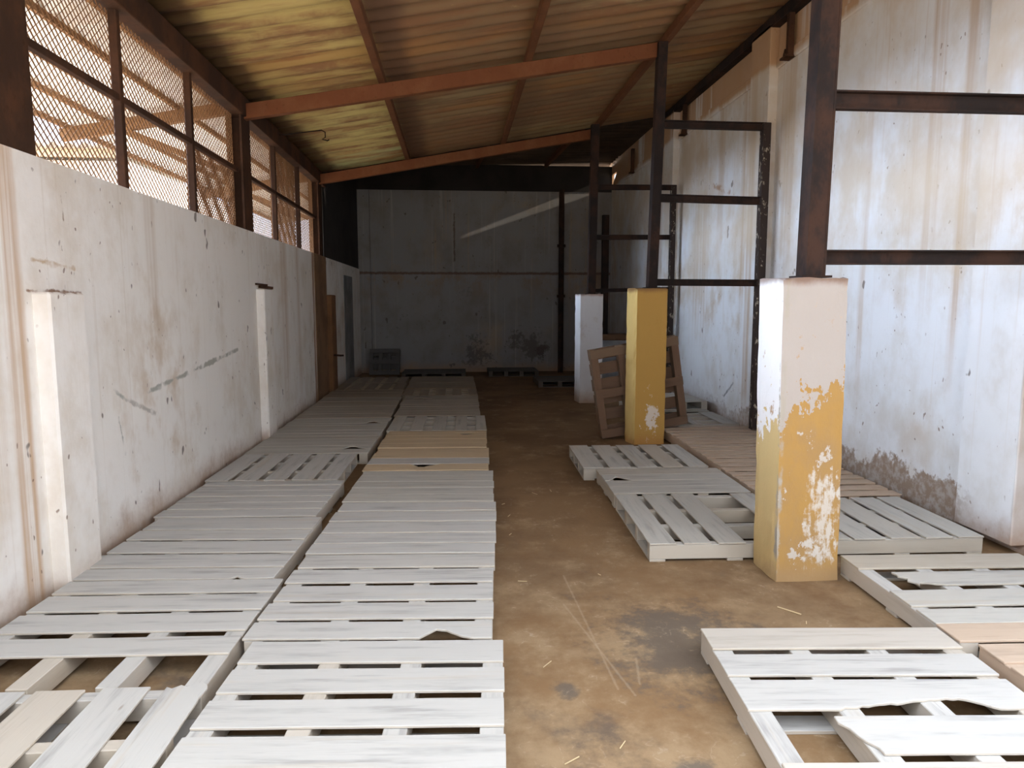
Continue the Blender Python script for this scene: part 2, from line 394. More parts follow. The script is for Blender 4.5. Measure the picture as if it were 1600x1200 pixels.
def pillar_mat(kind):
    m = Mat(kind + '_pillar_paint', 0.9)
    (x, y, z), P = m.pos()
    n = m.nt.nodes.new('ShaderNodeNewGeometry')
    nx, ny, nz = m._split(n.outputs['Normal'])
    a = m.noise(P, (4, 4, 3), 6, 0.65, (2, 1, 5)); b = m.noise(P, (22, 22, 16), 4, 0.7)
    s = m.noise(P, (20, 20, 2.5), 3, 0.6, (1, 0, 0)); c = m.noise(P, (1.5, 1.5, 2), 3, 0.5)
    och = m.mix((0.365, 0.21, 0.062), (0.32, 0.195, 0.08), a.ramp(0.4, 0.65))
    if kind == 'near':
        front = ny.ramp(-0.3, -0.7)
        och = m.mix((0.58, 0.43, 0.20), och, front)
        wh = m.mix((0.78, 0.77, 0.75), (0.375, 0.33, 0.29), front)  # beige front, white left side, with the left-hand light painted in
        wh = m.mix(wh, (0.50, 0.33, 0.19), b.ramp(0.62, 0.74) * a.ramp(0.45, 0.6) * 0.6)
        a2 = m.noise(P, (7, 7, 5), 6, 0.7, (7, 3, 1))
        line = z + (a - 0.5) * 1.3 + (a2 - 0.5) * 0.9 + (s - 0.5) * 0.3 + (x - 2.0) * front * -0.5
        k = line.ramp(1.0, 1.02)
        wh = m.mix(wh, (0.40, 0.235, 0.10), (a2 + (b - 0.5) * 0.3).ramp(0.635, 0.66) * z.ramp(1.65, 1.2) * 0.8)
        col = m.mix(och, wh, k)
        # flaked white areas lower down
        fl = (a + (b - 0.5) * 0.5).ramp(0.60, 0.63) * front * z.ramp(1.05, 0.9)
        col = m.mix(col, (0.48, 0.43, 0.37), fl * 0.9)
        lo = (z.band(0.36, 0.20, 0.20) * x.band(2.08, 0.05, 0.12) + (b - 0.5) * 2.2 + (s - 0.5) * 2.4).ramp(0.72, 1.2) * front
        col = m.mix(col, (0.52, 0.47, 0.40), lo * 0.9)
        # cement showing along the near arris
        ed = ((x - 1.825).abs() + (y - 3.815).abs() + (b - 0.5) * 0.05).ramp(0.028, 0.014)
        col = m.mix(col, (0.36, 0.32, 0.26), ed * a.ramp(0.42, 0.56))
        col = m.mix(col, (0.33, 0.22, 0.12), (z + (a - 0.5) * 0.3).ramp(0.14, 0.0) * 0.6)
        col = m.mix(col, (0.16, 0.08, 0.045), (z + (a - 0.5) * 0.10).ramp(1.69, 1.745) * 0.8)
    elif kind == 'middle':
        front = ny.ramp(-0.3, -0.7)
        och = m.mix((0.66, 0.47, 0.17), (0.43, 0.245, 0.06), front)  # left face painted lighter than the front, as lit from the left
        col = m.mix(och, (0.40, 0.23, 0.06), c.ramp(0.45, 0.7) * 0.5)
        d = (((x - 2.19) / 0.10) * ((x - 2.19) / 0.10) + ((z - 0.33) / 0.20) * ((z - 0.33) / 0.20)).sqrt()
        k = (d + (b - 0.5) * 4.0 + (a - 0.5) * 3.0).ramp(0.85, 0.55) * front
        col = m.mix(col, (0.66, 0.58, 0.50), k * 0.9)
        col = m.mix(col, (0.20, 0.10, 0.04), (z + (a - 0.5) * 0.08).ramp(1.70, 1.76) * 0.85)
        col = m.mix(col, (0.42, 0.20, 0.06), (z + (a - 0.5) * 0.2).ramp(0.15, 0.0) * 0.6)
    else:
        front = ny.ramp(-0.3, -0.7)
        col = m.mix((0.80, 0.80, 0.80), (0.60, 0.58, 0.57), front)  # side light put into the white: front face painted dimmer
        col = m.mix(col, (0.45, 0.38, 0.32), a.ramp(0.55, 0.7) * 0.5)
        col = m.mix(col, (0.35, 0.22, 0.12), (z + (a - 0.5) * 0.3).ramp(0.25, 0.0) * 0.8)
        col = m.mix(col, (0.30, 0.16, 0.09), (z + (a - 0.5) * 0.06).ramp(1.69, 1.73) * 0.7)
    return m.out(col, a * 0.5 + b * 0.5, 0.012, 0.6)

# ------------------------------------------------------------------ mesh helpers
class MB:
    def __init__(s): s.v, s.f = [], []
    def box(s, x0, x1, y0, y1, z0, z1):
        return s.hexa([(x0, y0, z0), (x1, y0, z0), (x1, y1, z0), (x0, y1, z0), (x0, y0, z1), (x1, y0, z1), (x1, y1, z1), (x0, y1, z1)])
    def hexa(s, p):
        n = len(s.v); s.v += [tuple(q) for q in p]
        s.f += [tuple(n + i for i in f) for f in ((0, 3, 2, 1), (4, 5, 6, 7), (0, 1, 5, 4), (1, 2, 6, 5), (2, 3, 7, 6), (3, 0, 4, 7))]
        return s
    def beam(s, a, b, w, h, up=(0, 0, 1)):
        """box bar from a to b, w across, h along up"""
        a, b = Vector(a), Vector(b); d = (b - a).normalized(); u = Vector(up)
        sd = d.cross(u).normalized() * (w / 2); u = sd.cross(d).normalized() * (h / 2)
        return s.hexa([a - sd - u, a + sd - u, b + sd - u, b - sd - u, a - sd + u, a + sd + u, b + sd + u, b - sd + u])
    def prism(s, pts, z0, z1):
        """outline in x,y (counter-clockwise) raised from z0 to z1"""
        n, k = len(s.v), len(pts)
        s.v += [(x, y, z0) for x, y in pts] + [(x, y, z1) for x, y in pts]
        s.f += [tuple(n + k - 1 - i for i in range(k)), tuple(n + k + i for i in range(k))]
        s.f += [(n + i, n + (i + 1) % k, n + k + (i + 1) % k, n + k + i) for i in range(k)]
        return s
    def tube(s, pts, r, n=8):
        pts = [Vector(p) for p in pts]; base = len(s.v)
        for i, p in enumerate(pts):
            d = (pts[min(i + 1, len(pts) - 1)] - pts[max(i - 1, 0)]).normalized()
            a = d.orthogonal().normalized(); b = d.cross(a)
            if i and (a - pa).length > 1.0: a, b = -a, -b
            pa = a
            s.v += [tuple(p + (a * math.cos(t) + b * math.sin(t)) * r) for t in (2 * math.pi * k / n for k in range(n))]
        for i in range(len(pts) - 1):
            for k in range(n):
                s.f.append((base + i * n + k, base + i * n + (k + 1) % n, base + (i + 1) * n + (k + 1) % n, base + (i + 1) * n + k))
        s.f += [tuple(base + k for k in reversed(range(n))), tuple(base + (len(pts) - 1) * n + k for k in range(n))]
        return s
    def build(s, name, mat, parent=None, bevel=0.0, loc=(0, 0, 0), rot=None):
        me = bpy.data.meshes.new(name); me.from_pydata(s.v, [], s.f)
        bm = bmesh.new(); bm.from_mesh(me)
        bmesh.ops.recalc_face_normals(bm, faces=bm.faces)
        if bevel:
            bmesh.ops.bevel(bm, geom=list(bm.edges), offset=bevel, segments=1, profile=0.5, affect='EDGES')
        bm.to_mesh(me); bm.free()
        me.materials.append(mat)
        o = bpy.data.objects.new(name, me); COL.objects.link(o)
        o.location = loc
        if rot is not None: o.rotation_euler = rot
        if parent is not None: o.parent = parent
        return o

def tag(o, label, cat, group=None):
    o['label'] = label; o['category'] = cat
    if group: o['group'] = group
    return o
def struct(o):
    o['kind'] = 'structure'; return o
def empty(name, loc, label, cat, group=None, rz=0.0):
    o = bpy.data.objects.new(name, None); COL.objects.link(o)
    o.location = loc; o.rotation_euler = (0, 0, rz); o.empty_display_size = 0.1
    return tag(o, label, cat, group)

# ------------------------------------------------------------------ setting: floor, walls, roof
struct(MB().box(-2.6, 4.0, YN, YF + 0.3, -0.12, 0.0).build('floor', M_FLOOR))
struct(MB().box(-90, 90, -90, 90, -0.6, -0.125).build('ground', M_GROUND))

wl = struct(MB().box(XL - 0.22, XL, YN, YF + 0.25, -0.1, ZW).build('wall_left', M_WALL_L))
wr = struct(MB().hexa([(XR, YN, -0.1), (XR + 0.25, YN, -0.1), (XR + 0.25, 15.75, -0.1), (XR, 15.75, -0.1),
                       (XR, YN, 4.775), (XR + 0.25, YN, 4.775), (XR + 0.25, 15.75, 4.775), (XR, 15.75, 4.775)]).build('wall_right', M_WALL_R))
# end of the right wall: broken away in a small triangle under the roof
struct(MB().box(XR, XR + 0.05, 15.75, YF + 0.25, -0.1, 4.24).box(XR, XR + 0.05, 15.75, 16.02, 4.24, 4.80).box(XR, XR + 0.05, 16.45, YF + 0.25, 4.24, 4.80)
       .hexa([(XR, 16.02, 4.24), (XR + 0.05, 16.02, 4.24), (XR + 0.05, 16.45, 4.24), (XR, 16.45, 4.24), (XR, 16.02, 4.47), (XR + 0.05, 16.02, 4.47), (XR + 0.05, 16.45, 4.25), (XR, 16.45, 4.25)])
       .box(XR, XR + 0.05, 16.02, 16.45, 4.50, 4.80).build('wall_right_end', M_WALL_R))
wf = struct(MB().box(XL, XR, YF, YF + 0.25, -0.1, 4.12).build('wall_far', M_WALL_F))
# shallow piers cast with the left wall
for i, (y0, y1, zt, c) in enumerate(((3.82, 4.17, 1.655, 0), (7.93, 8.28, 1.75, 0), (12.12, 12.55, 1.73, 1))):
    mt = plain('brown_stained_plaster', (0.20, 0.10, 0.045)) if c else M_WALL_L
    struct(MB().box(XL - 0.02, XL + 0.085, y0, y1, 0, zt).build('trim_%d' % (i + 1), mt, bevel=0.012))
struct(MB().box(XL - 0.05, XL + 0.012, 11.15, 12.12, 0, 0.001 + ZW).build('trim_4', plain('brown_washed_plaster', (0.24, 0.135, 0.07))))
struct(MB().box(XL - 0.02, XL + 0.012, 14.0, 15.1, 0, 2.13).build('door_1', M_CEM))
struct(MB().box(XL - 0.02, XL + 0.24, YF - 0.14, YF + 0.02, 0, 4.1).build('trim_5', M_WALL_F))
# right wall piers
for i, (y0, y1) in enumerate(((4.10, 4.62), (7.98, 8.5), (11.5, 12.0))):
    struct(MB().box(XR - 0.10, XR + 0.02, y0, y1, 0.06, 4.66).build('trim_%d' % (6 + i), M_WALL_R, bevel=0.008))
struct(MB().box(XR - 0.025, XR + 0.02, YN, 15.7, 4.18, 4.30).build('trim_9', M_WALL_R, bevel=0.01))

def corrugated(name, mat, x0, x1, zf, y0, y1, pitch=0.25, amp=0.028, th=0.008, nx=6):
    """sheet whose corrugations run along x; zf(x) gives the height"""
    n = max(8, int((y1 - y0) / pitch * 12))
    v, f = [], []
    for lay in (0, 1):
        for i in range(nx + 1):
            x = x0 + (x1 - x0) * i / nx
            for j in range(n + 1):
                y = y0 + (y1 - y0) * j / n
                v.append((x, y, zf(x) + amp + amp * math.sin(2 * math.pi * y / pitch) + lay * th))
    w = n + 1; L = (nx + 1) * w
    for i in range(nx):
        for j in range(n):
            a = i * w + j
            f.append((a, a + 1, a + w + 1, a + w)); f.append((L + a, L + a + w, L + a + w + 1, L + a + 1))
    for i in range(nx):
        for j in (0, n):
            a = i * w + j; f.append((a, a + w, L + a + w, L + a))
    for j in range(n):
        for i in (0, nx):
            a = i * w + j; f.append((a, L + a, L + a + 1, a + 1))
    b = MB(); b.v, b.f = v, f
    o = b.build(name, mat)
    for p in o.data.polygons: p.use_smooth = True
    return o
YR2 = 12.25                                       # where the last, raised roof begins
struct(corrugated('ceiling', M_ROOF, XL - 0.10, XR + 0.6, roof_z, YE, YR2, nx=4))
struct(corrugated('roof_overhang', M_OVER, XL - 1.87, XL - 0.10, roof_z, YE, YF + 0.6, nx=2))
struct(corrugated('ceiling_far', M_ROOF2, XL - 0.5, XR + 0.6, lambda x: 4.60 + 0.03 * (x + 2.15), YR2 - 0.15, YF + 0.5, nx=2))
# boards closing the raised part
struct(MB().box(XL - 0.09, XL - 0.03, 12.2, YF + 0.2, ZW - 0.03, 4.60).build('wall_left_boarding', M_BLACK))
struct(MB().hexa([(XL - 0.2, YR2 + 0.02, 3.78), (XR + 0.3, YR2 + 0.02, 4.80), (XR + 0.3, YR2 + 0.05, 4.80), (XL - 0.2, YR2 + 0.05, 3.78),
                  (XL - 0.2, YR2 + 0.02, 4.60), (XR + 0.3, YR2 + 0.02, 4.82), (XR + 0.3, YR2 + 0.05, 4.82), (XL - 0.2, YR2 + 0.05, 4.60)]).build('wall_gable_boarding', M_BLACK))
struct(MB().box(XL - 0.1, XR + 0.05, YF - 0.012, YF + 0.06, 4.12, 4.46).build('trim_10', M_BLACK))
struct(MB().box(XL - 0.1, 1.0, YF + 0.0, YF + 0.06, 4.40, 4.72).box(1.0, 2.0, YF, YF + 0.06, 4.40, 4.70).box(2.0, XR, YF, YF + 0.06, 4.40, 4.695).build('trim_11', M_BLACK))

# ------------------------------------------------------------------ roof steel
def roof_bar(name, x0, y0, x1, y1, drop, w, h, mat, label, cat, group, zf=roof_z):
    b = MB().beam((x0, y0, zf(x0) - drop), (x1, y1, zf(x1) - drop), w, h)
    return tag(b.build(name, mat, bevel=0.004), label, cat, group)
for (xp, lab) in ((-0.75, 'rusty brown steel purlin nearest the meshed windows, under the roof sheets'),
                  (0.80, 'rusty brown middle steel purlin under the corrugated roof'),
                  (2.33, 'rusty brown steel purlin passing over the tops of the dark posts')):
    roof_bar('purlin', xp, YE + 0.05, xp, YR2 - 0.05, 0.045, 0.07, 0.09, M_PURL, lab, 'purlin', 'steel purlins under the roof')
for (xp, lab) in ((-0.85, 'dark purlin in the gloomy far bay, towards the left wall'), (0.75, 'dark purlin in the middle of the gloomy far bay'),
                  (2.3, 'dark purlin in the gloomy far bay, towards the right wall')):
    roof_bar('purlin', xp, YR2 + 0.1, xp - 0.25, YF - 0.2, 0.05, 0.07, 0.10, M_PURL, lab, 'purlin', 'dark purlins of the far bay', zf=lambda x: 4.60 + 0.03 * (x + 2.15))
for (ya, yb, lab) in ((3.80, 3.96, 'red oxide steel rafter overhead, above the frame of the nearest pillar'),
                      (7.80, 7.98, 'red oxide steel rafter ending at the post on the yellow pillar'),
                      (11.85, 11.9, 'farthest red oxide steel rafter, in front of the dark bay')):
    roof_bar('rafter', XL - 0.06, ya, 2.30, yb, 0.165, 0.09, 0.15, M_RAFT, lab, 'rafter', 'red steel rafters')
struct(MB().box(XL - 0.14, XL + 0.02, YE, 12.3, 3.50, 3.70).build('eave_beam', M_MULL, bevel=0.006))
struct(MB().box(XR - 0.10, XR + 0.01, YE, 12.3, 4.62, 4.74).build('wall_plate', M_DARK, bevel=0.004))
# overhang steel outside the windows
for k, xp in enumerate((-2.45, -2.82, -3.19, -3.56, -3.93)):
    tag(MB().beam((xp, YE + 0.05, roof_z(xp) - 0.02), (xp, YF, roof_z(xp) - 0.02), 0.035, 0.05).build('batten', M_MESH),
        ('roof batten outside the mesh windows, ' + ('closest to the wall', 'second out from the wall', 'third out from the wall', 'fourth out from the wall', 'outermost at the eave edge')[k]), 'batten', 'battens under the outer eave')
for k, yp in enumerate((3.81, 7.80, 11.85)):
    o = tag(MB().beam((XL - 0.14, yp, roof_z(XL - 0.14) - 0.10), (-3.98, yp, roof_z(-3.98) - 0.10), 0.07, 0.12).beam((XL - 0.2, yp, 2.95), (-3.35, yp, roof_z(-3.35) - 0.16), 0.05, 0.06).build('eave_bracket', M_MESH),
        'rusty eave bracket outside the mesh, ' + ('beside the nearest window post', 'beside the post of the middle rafter', 'beside the farthest window post')[k], 'bracket', 'outer eave brackets')
# hooked rod under the green sheets
tag(MB().tube([(-2.10, 9.0, 3.60), (-1.95, 9.05, 3.63), (-1.62, 9.15, 3.70), (-1.58, 9.16, 3.68), (-1.58, 9.17, 3.62), (-1.62, 9.18, 3.60), (-1.56, 9.19, 3.585), (-1.54, 9.2, 3.60)], 0.008, 6).build('hooked_rod', M_DARK),
    'thin dark hooked rod under the green roof sheets above the mesh windows', 'hook')

# ------------------------------------------------------------------ mesh windows in the left wall
def expanded(y0, y1, z0, z1, x, p=0.031, h=0.050, w=0.0048, t=0.006):
    b = MB()
    n = int((y1 - y0) / p); rows = max(2, int(round((z1 - z0) / (h / 2))))
    dz = (z1 - z0) / rows; dp = (y1 - y0) / n
    for k in range(n + 1):
        s = 1 if k % 2 else -1
        base = len(b.v)
        for j in range(rows + 1):
            s2 = s if j % 2 else -s
            yc = y0 + k * dp + s2 * dp * 0.46
            yc = min(max(yc, y0 + 0.003), y1 - 0.003)
            zc = z0 + j * dz
            b.v += [(x - t / 2, yc - w / 2, zc), (x + t / 2, yc - w / 2, zc + 0.004), (x + t / 2, yc + w / 2, zc + 0.004), (x - t / 2, yc + w / 2, zc)]
        for j in range(rows):
            a = base + 4 * j
            for q in range(4):
                b.f.append((a + q, a + (q + 1) % 4, a + 4 + (q + 1) % 4, a + 4 + q))
    return b
XW = XL - 0.07
def window(n, y0, y1, mulls, dense=()):
    root = bpy.data.objects.new('window_%d' % n, None); COL.objects.link(root); root.location = (XW, y0, ZW); struct(root)
    off = Vector((XW, y0, ZW))
    def part(b, name, mat, bevel=0.0):
        b.v = [tuple(Vector(p) - off) for p in b.v]
        return b.build(name, mat, root, bevel)
    for ym in mulls:
        part(MB().box(XW - 0.025, XW + 0.03, ym - 0.025, ym + 0.025, ZW - 0.02, 3.52), 'mullion', M_MULL, 0.004)
    part(MB().box(XW - 0.022, XW + 0.024, y0, y1, 2.925, 2.97), 'transom', M_MULL, 0.004)
    ys = [y0] + list(mulls) + [y1]
    for i in range(len(ys) - 1):
        for r, (za, zb) in enumerate(((ZW - 0.02, 2.94), (2.94, 3.55))):
            d = (i, r) in dense
            part(expanded(ys[i], ys[i + 1], za, zb, XW - 0.03), 'mesh_panel', M_MESH)
            if d:
                part(expanded(ys[i] + 0.01, ys[i + 1], za, zb, XW - 0.045, p=0.026, h=0.044, w=0.0075), 'mesh_backing', M_MESH)
    return root
window(1, 1.25, 3.66, (2.4,))
window(2, 3.96, 7.65, (5.08, 6.37), dense=((2, 0),))
window(3, 7.95, 11.70, (9.16, 10.49), dense=((1, 0), (1, 1)))
for (yp, lab) in ((1.15, 'brown steel post at the open front end of the mesh windows'), (3.81, 'broad dark steel post at the near end of the mesh windows'),
                  (7.80, 'brown steel post between the mesh windows, under the middle rafter'), (11.85, 'brown steel post at the far end of the mesh windows')):
    b = MB().box(XL - 0.16, XL - 0.14, yp - 0.15, yp + 0.15, ZW, 3.62).box(XL - 0.025, XL - 0.004, yp - 0.15, yp + 0.15, ZW, 3.62)
    b.box(XL - 0.14, XL - 0.025, yp - 0.012, yp + 0.012, ZW, 3.62)
    tag(b.build('window_post', M_MULL), lab, 'post', 'steel posts between the mesh windows')

# ------------------------------------------------------------------ pillars with steel frames
def pillar(kind, corners, h, label, seed, tilt=0.0):
    """corners of the foot, counter-clockwise from the front left; slightly worn masonry"""
    rng = random.Random(seed)
    me = bpy.data.meshes.new('masonry_pillar'); bm = bmesh.new()
    rows = 22; cut = 5; rings = []
    cx = sum(c[0] for c in corners) / 4; cy = sum(c[1] for c in corners) / 4
    for i in range(rows + 1):
        z = h * i / rows; ring = []
        for s in range(4):
            a, b = Vector(corners[s]), Vector(corners[(s + 1) % 4])
            for k in range(cut):
                p = a.lerp(b, k / cut)
                j = 0.0035 if k == 0 else 0.0018
                d = (Vector((cx, cy)) - p).normalized() * (abs(rng.gauss(0, j)) + (0.006 if k == 0 else 0))
                zz = z - (rng.uniform(0, 0.03) if i == rows and k == 0 else rng.uniform(0, 0.012) if i == rows else 0)
                ring.append(bm.verts.new((p.x + d.x + tilt * z, p.y + d.y, zz)))
        rings.append(ring)
    n = 4 * cut
    for i in range(rows):
        for k in range(n):
            bm.faces.new((rings[i][k], rings[i][(k + 1) % n], rings[i + 1][(k + 1) % n], rings[i + 1][k]))
    bm.faces.new(rings[-1]); bm.faces.new(list(reversed(rings[0])))
    bmesh.ops.recalc_face_normals(bm, faces=bm.faces)
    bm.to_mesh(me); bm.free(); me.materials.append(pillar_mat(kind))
    o = bpy.data.objects.new('masonry_pillar', me); COL.objects.link(o)
    return tag(o, label, 'pillar', 'masonry pillars along the right aisle')
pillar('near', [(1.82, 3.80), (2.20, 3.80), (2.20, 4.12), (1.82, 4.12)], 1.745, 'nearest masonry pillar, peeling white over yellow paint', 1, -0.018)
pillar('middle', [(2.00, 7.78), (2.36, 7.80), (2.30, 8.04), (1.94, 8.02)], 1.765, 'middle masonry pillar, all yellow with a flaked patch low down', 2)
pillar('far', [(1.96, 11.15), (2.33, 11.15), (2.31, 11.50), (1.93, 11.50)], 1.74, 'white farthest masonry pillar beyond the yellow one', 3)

def frame(label, x, y, zb, zt, rails, upright=None, pw=0.12, rail_end=None, lean=0.0):
    root = empty('steel_frame', (x, y, zb), label, 'frame', 'dark steel frames on the pillars')
    b = MB()
    h = zt - zb
    def slab(x0, x1, y0, y1):
        b.hexa([(x0, y0, 0), (x1, y0, 0), (x1, y1, 0), (x0, y1, 0), (x0 + lean, y0, h), (x1 + lean, y0, h), (x1 + lean, y1, h), (x0 + lean, y1, h)])
    slab(-pw / 2, -pw / 2 + 0.012, -0.06, 0.06); slab(pw / 2 - 0.012, pw / 2, -0.06, 0.06); slab(-pw / 2 + 0.012, pw / 2 - 0.012, -0.058, -0.046)
    b.build('post', M_DARK, root)
    MB().box(-pw / 2 - 0.03, pw / 2 + 0.03, -0.08, 0.08, -0.004, 0.008).build('base_plate', M_DARK, root)
    for (z0, z1, e0, e1) in rails:
        # channel: web with two flanges
        za, zc = z0 - zb, z1 - zb; xa, xb = pw / 2 + lean * za / h, e1 - x
        r = MB()
        def bar(ya, yb, dz0, dz1):
            r.hexa([(xa, ya, za + dz0), (xb, ya, zc + dz0), (xb, yb, zc + dz0), (xa, yb, za + dz0), (xa, ya, za + dz1), (xb, ya, zc + dz1), (xb, yb, zc + dz1), (xa, yb, za + dz1)])
        bar(-0.008, 0.0, 0.008, e0 - 0.008); bar(-0.05, 0.0, e0 - 0.008, e0); bar(-0.05, 0.0, 0.0, 0.008)
        r.build('rail', M_DARK, root)
    if upright:
        u0, u1, z0, z1 = upright
        MB().box(u0 - x, u1 - x, -0.05, 0.05, z0 - zb, z1 - zb).build('upright', M_FLAKE, root, 0.005)
    return root
XI = XR - 0.10
frame('nearest dark steel frame, tall post and two rails on the peeling pillar', 2.025, 3.96, 1.745, 4.42,
      [(2.665, 2.665, 0.10, XR), (1.815, 1.82, 0.082, XR)], pw=0.115, lean=0.035)
frame('middle dark steel frame with three rails, on the yellow pillar', 2.20, 7.92, 1.765, 4.40,
      [(3.50, 3.495, 0.085, XI - 0.06), (2.71, 2.69, 0.085, XI - 0.06), (1.79, 1.785, 0.075, XI - 0.06)], upright=(XI - 0.09, XI, 0.135, 3.58), pw=0.10, lean=0.06)
frame('farthest dark steel frame with three rails, on the white pillar', 2.16, 11.3, 1.74, 4.35,
      [(3.36, 3.37, 0.08, XI - 0.05), (2.59, 2.60, 0.075, XI - 0.05), (1.76, 1.79, 0.06, XI - 0.05)], upright=(XI - 0.08, XI, 0.0, 3.45), pw=0.12, lean=0.03)
# low rendered block and post beyond the white pillar
blk = empty('rendered_block', (3.2, 14.5, 0), 'low grey block with brown top beyond the white pillar, against the right wall', 'block')
MB().box(-0.28, 0.38, -0.25, 0.35, 0, 0.84).build('body', M_BLOCK, blk, 0.01)
MB().box(-0.30, 0.39, -0.27, 0.37, 0.84, 0.96).build('earth_top', M_BLOCKTOP, blk, 0.02)
tag(MB().box(2.96, 3.09, 14.32, 14.44, 0.96, 3.35).build('short_post', M_DARK), 'short black steel post standing on the low grey block', 'post')
# slender post in front of the far wall
cp = empty('pipe_post', (2.40, 16.2, 0), 'slender dark pipe post in front of the gloomy far wall', 'post')
MB().tube([(0, 0, 0), (0, 0, 4.12)], 0.062, 12).build('pipe', M_DARK, cp)
for z in (1.75, 2.88):
    MB().tube([(0, 0, z - 0.03), (0, 0, z + 0.03)], 0.095, 12).build('coupling', M_DARK, cp)
# straps hanging off the right wall plate
for (yy, lab) in ((7.62, 'rusty steel strap hanging at the roof edge beside the nearest post'), (11.1, 'rusty steel strap hanging at the roof edge behind the middle frame'),
                  (14.35, 'small rusty steel strap at the far end of the right roof edge')):
    e = empty('hanging_strap', (XR - 0.06, yy, 4.18), lab, 'bracket', 'straps along the right roof edge')
    MB().box(-0.03, 0.03, -0.06, 0.0, 0.02, 0.46).build('strap', M_MULL, e)
    MB().box(-0.05, 0.06, -0.06, 0.10, 0.0, 0.02).build('foot_plate', M_MULL, e)
    MB().tube([(0, 0.09, 0.02), (0.0, 0.11, 0.06), (0, 0.08, 0.11), (0, 0.05, 0.06), (0, 0.07, 0.02)], 0.01, 6).build('loop', M_MULL, e)
# rusty stubs on the left piers
tag(MB().beam((XL + 0.02, 8.0, 1.775), (XL + 0.13, 8.1, 1.76), 0.05, 0.03).beam((XL + 0.02, 7.86, 1.80), (XL + 0.10, 8.0, 1.79), 0.03, 0.02).build('rusty_tie', M_MULL, bevel=0.004),
    'rusty iron tie on top of the middle left wall pier', 'iron')
tag(MB().beam((XL + 0.07, 12.2, 0.72), (XL + 0.20, 12.2, 0.71), 0.03, 0.03).beam((XL + 0.19, 12.2, 0.71), (XL + 0.19, 12.5, 0.69), 0.03, 0.03).build('rusty_tie', M_MULL, bevel=0.004),
    'rusty iron bracket on the brown-stained pier of the left wall', 'iron')

# ------------------------------------------------------------------ pallets
PALLET_N = [0]
def jag(rng, n, amp):
    return [rng.uniform(-amp, amp) for _ in range(n)]

def board(L, W, T, rng, broken=None):
    """board lying along local x, centred; broken is a dict of damage"""
    b = broken or {}
    x0, x1 = -L / 2 + rng.uniform(-0.006, 0.006), L / 2 + rng.uniform(-0.006, 0.006)
    y0, y1 = -W / 2, W / 2
    if 'left' in b: x0 = -L / 2 + b['left'] * L
    if 'right' in b: x1 = L / 2 - b['right'] * L
    xf = x0 + b.get('skew', 0.0)
    def side(y, xa, xb, notch):
        pts = []
        n = 48 if notch else 10
        for i in range(1, n):
            t = i / n; x = xa + (xb - xa) * t; yy = y + rng.uniform(-0.0012, 0.0012)
            if notch:
                f = (x + L / 2) / L
                c0, c1, dep, edge = notch
                if c0 < f < c1:
                    k = (f - c0) / (c1 - c0)
                    prof = min(1.0, k * 5) if edge == 'l' else min(1.0, (1 - k) * 5) if edge == 'r' else min(1.0, k * 3, (1 - k) * 2.0)
                    if edge == 'l': prof *= (1 - k) ** 0.8
                    if edge == 'r': prof *= k ** 0.8
                    yy += dep * prof + rng.uniform(-0.006, 0.006)
            pts.append((x, yy))
        return pts
    pts = [(xf, y0)] + side(y0, xf, x1, b.get('front')) + [(x1, y0)]
    if 'right' in b:
        pts += [(x1 + rng.uniform(-0.03, 0.03), y0 + W * k / 6) for k in range(1, 6)]
    pts += [(x1, y1)] + side(y1, x1, x0, b.get('back')) + [(x0, y1)]
    if 'left' in b:
        sk = b.get('skew', 0.0)
        pts += [(x0 + rng.uniform(-0.015, 0.015) + sk * (k / 6) , y1 - W * k / 6) for k in range(1, 6)]
    return MB().prism(pts, -T / 2, T / 2)

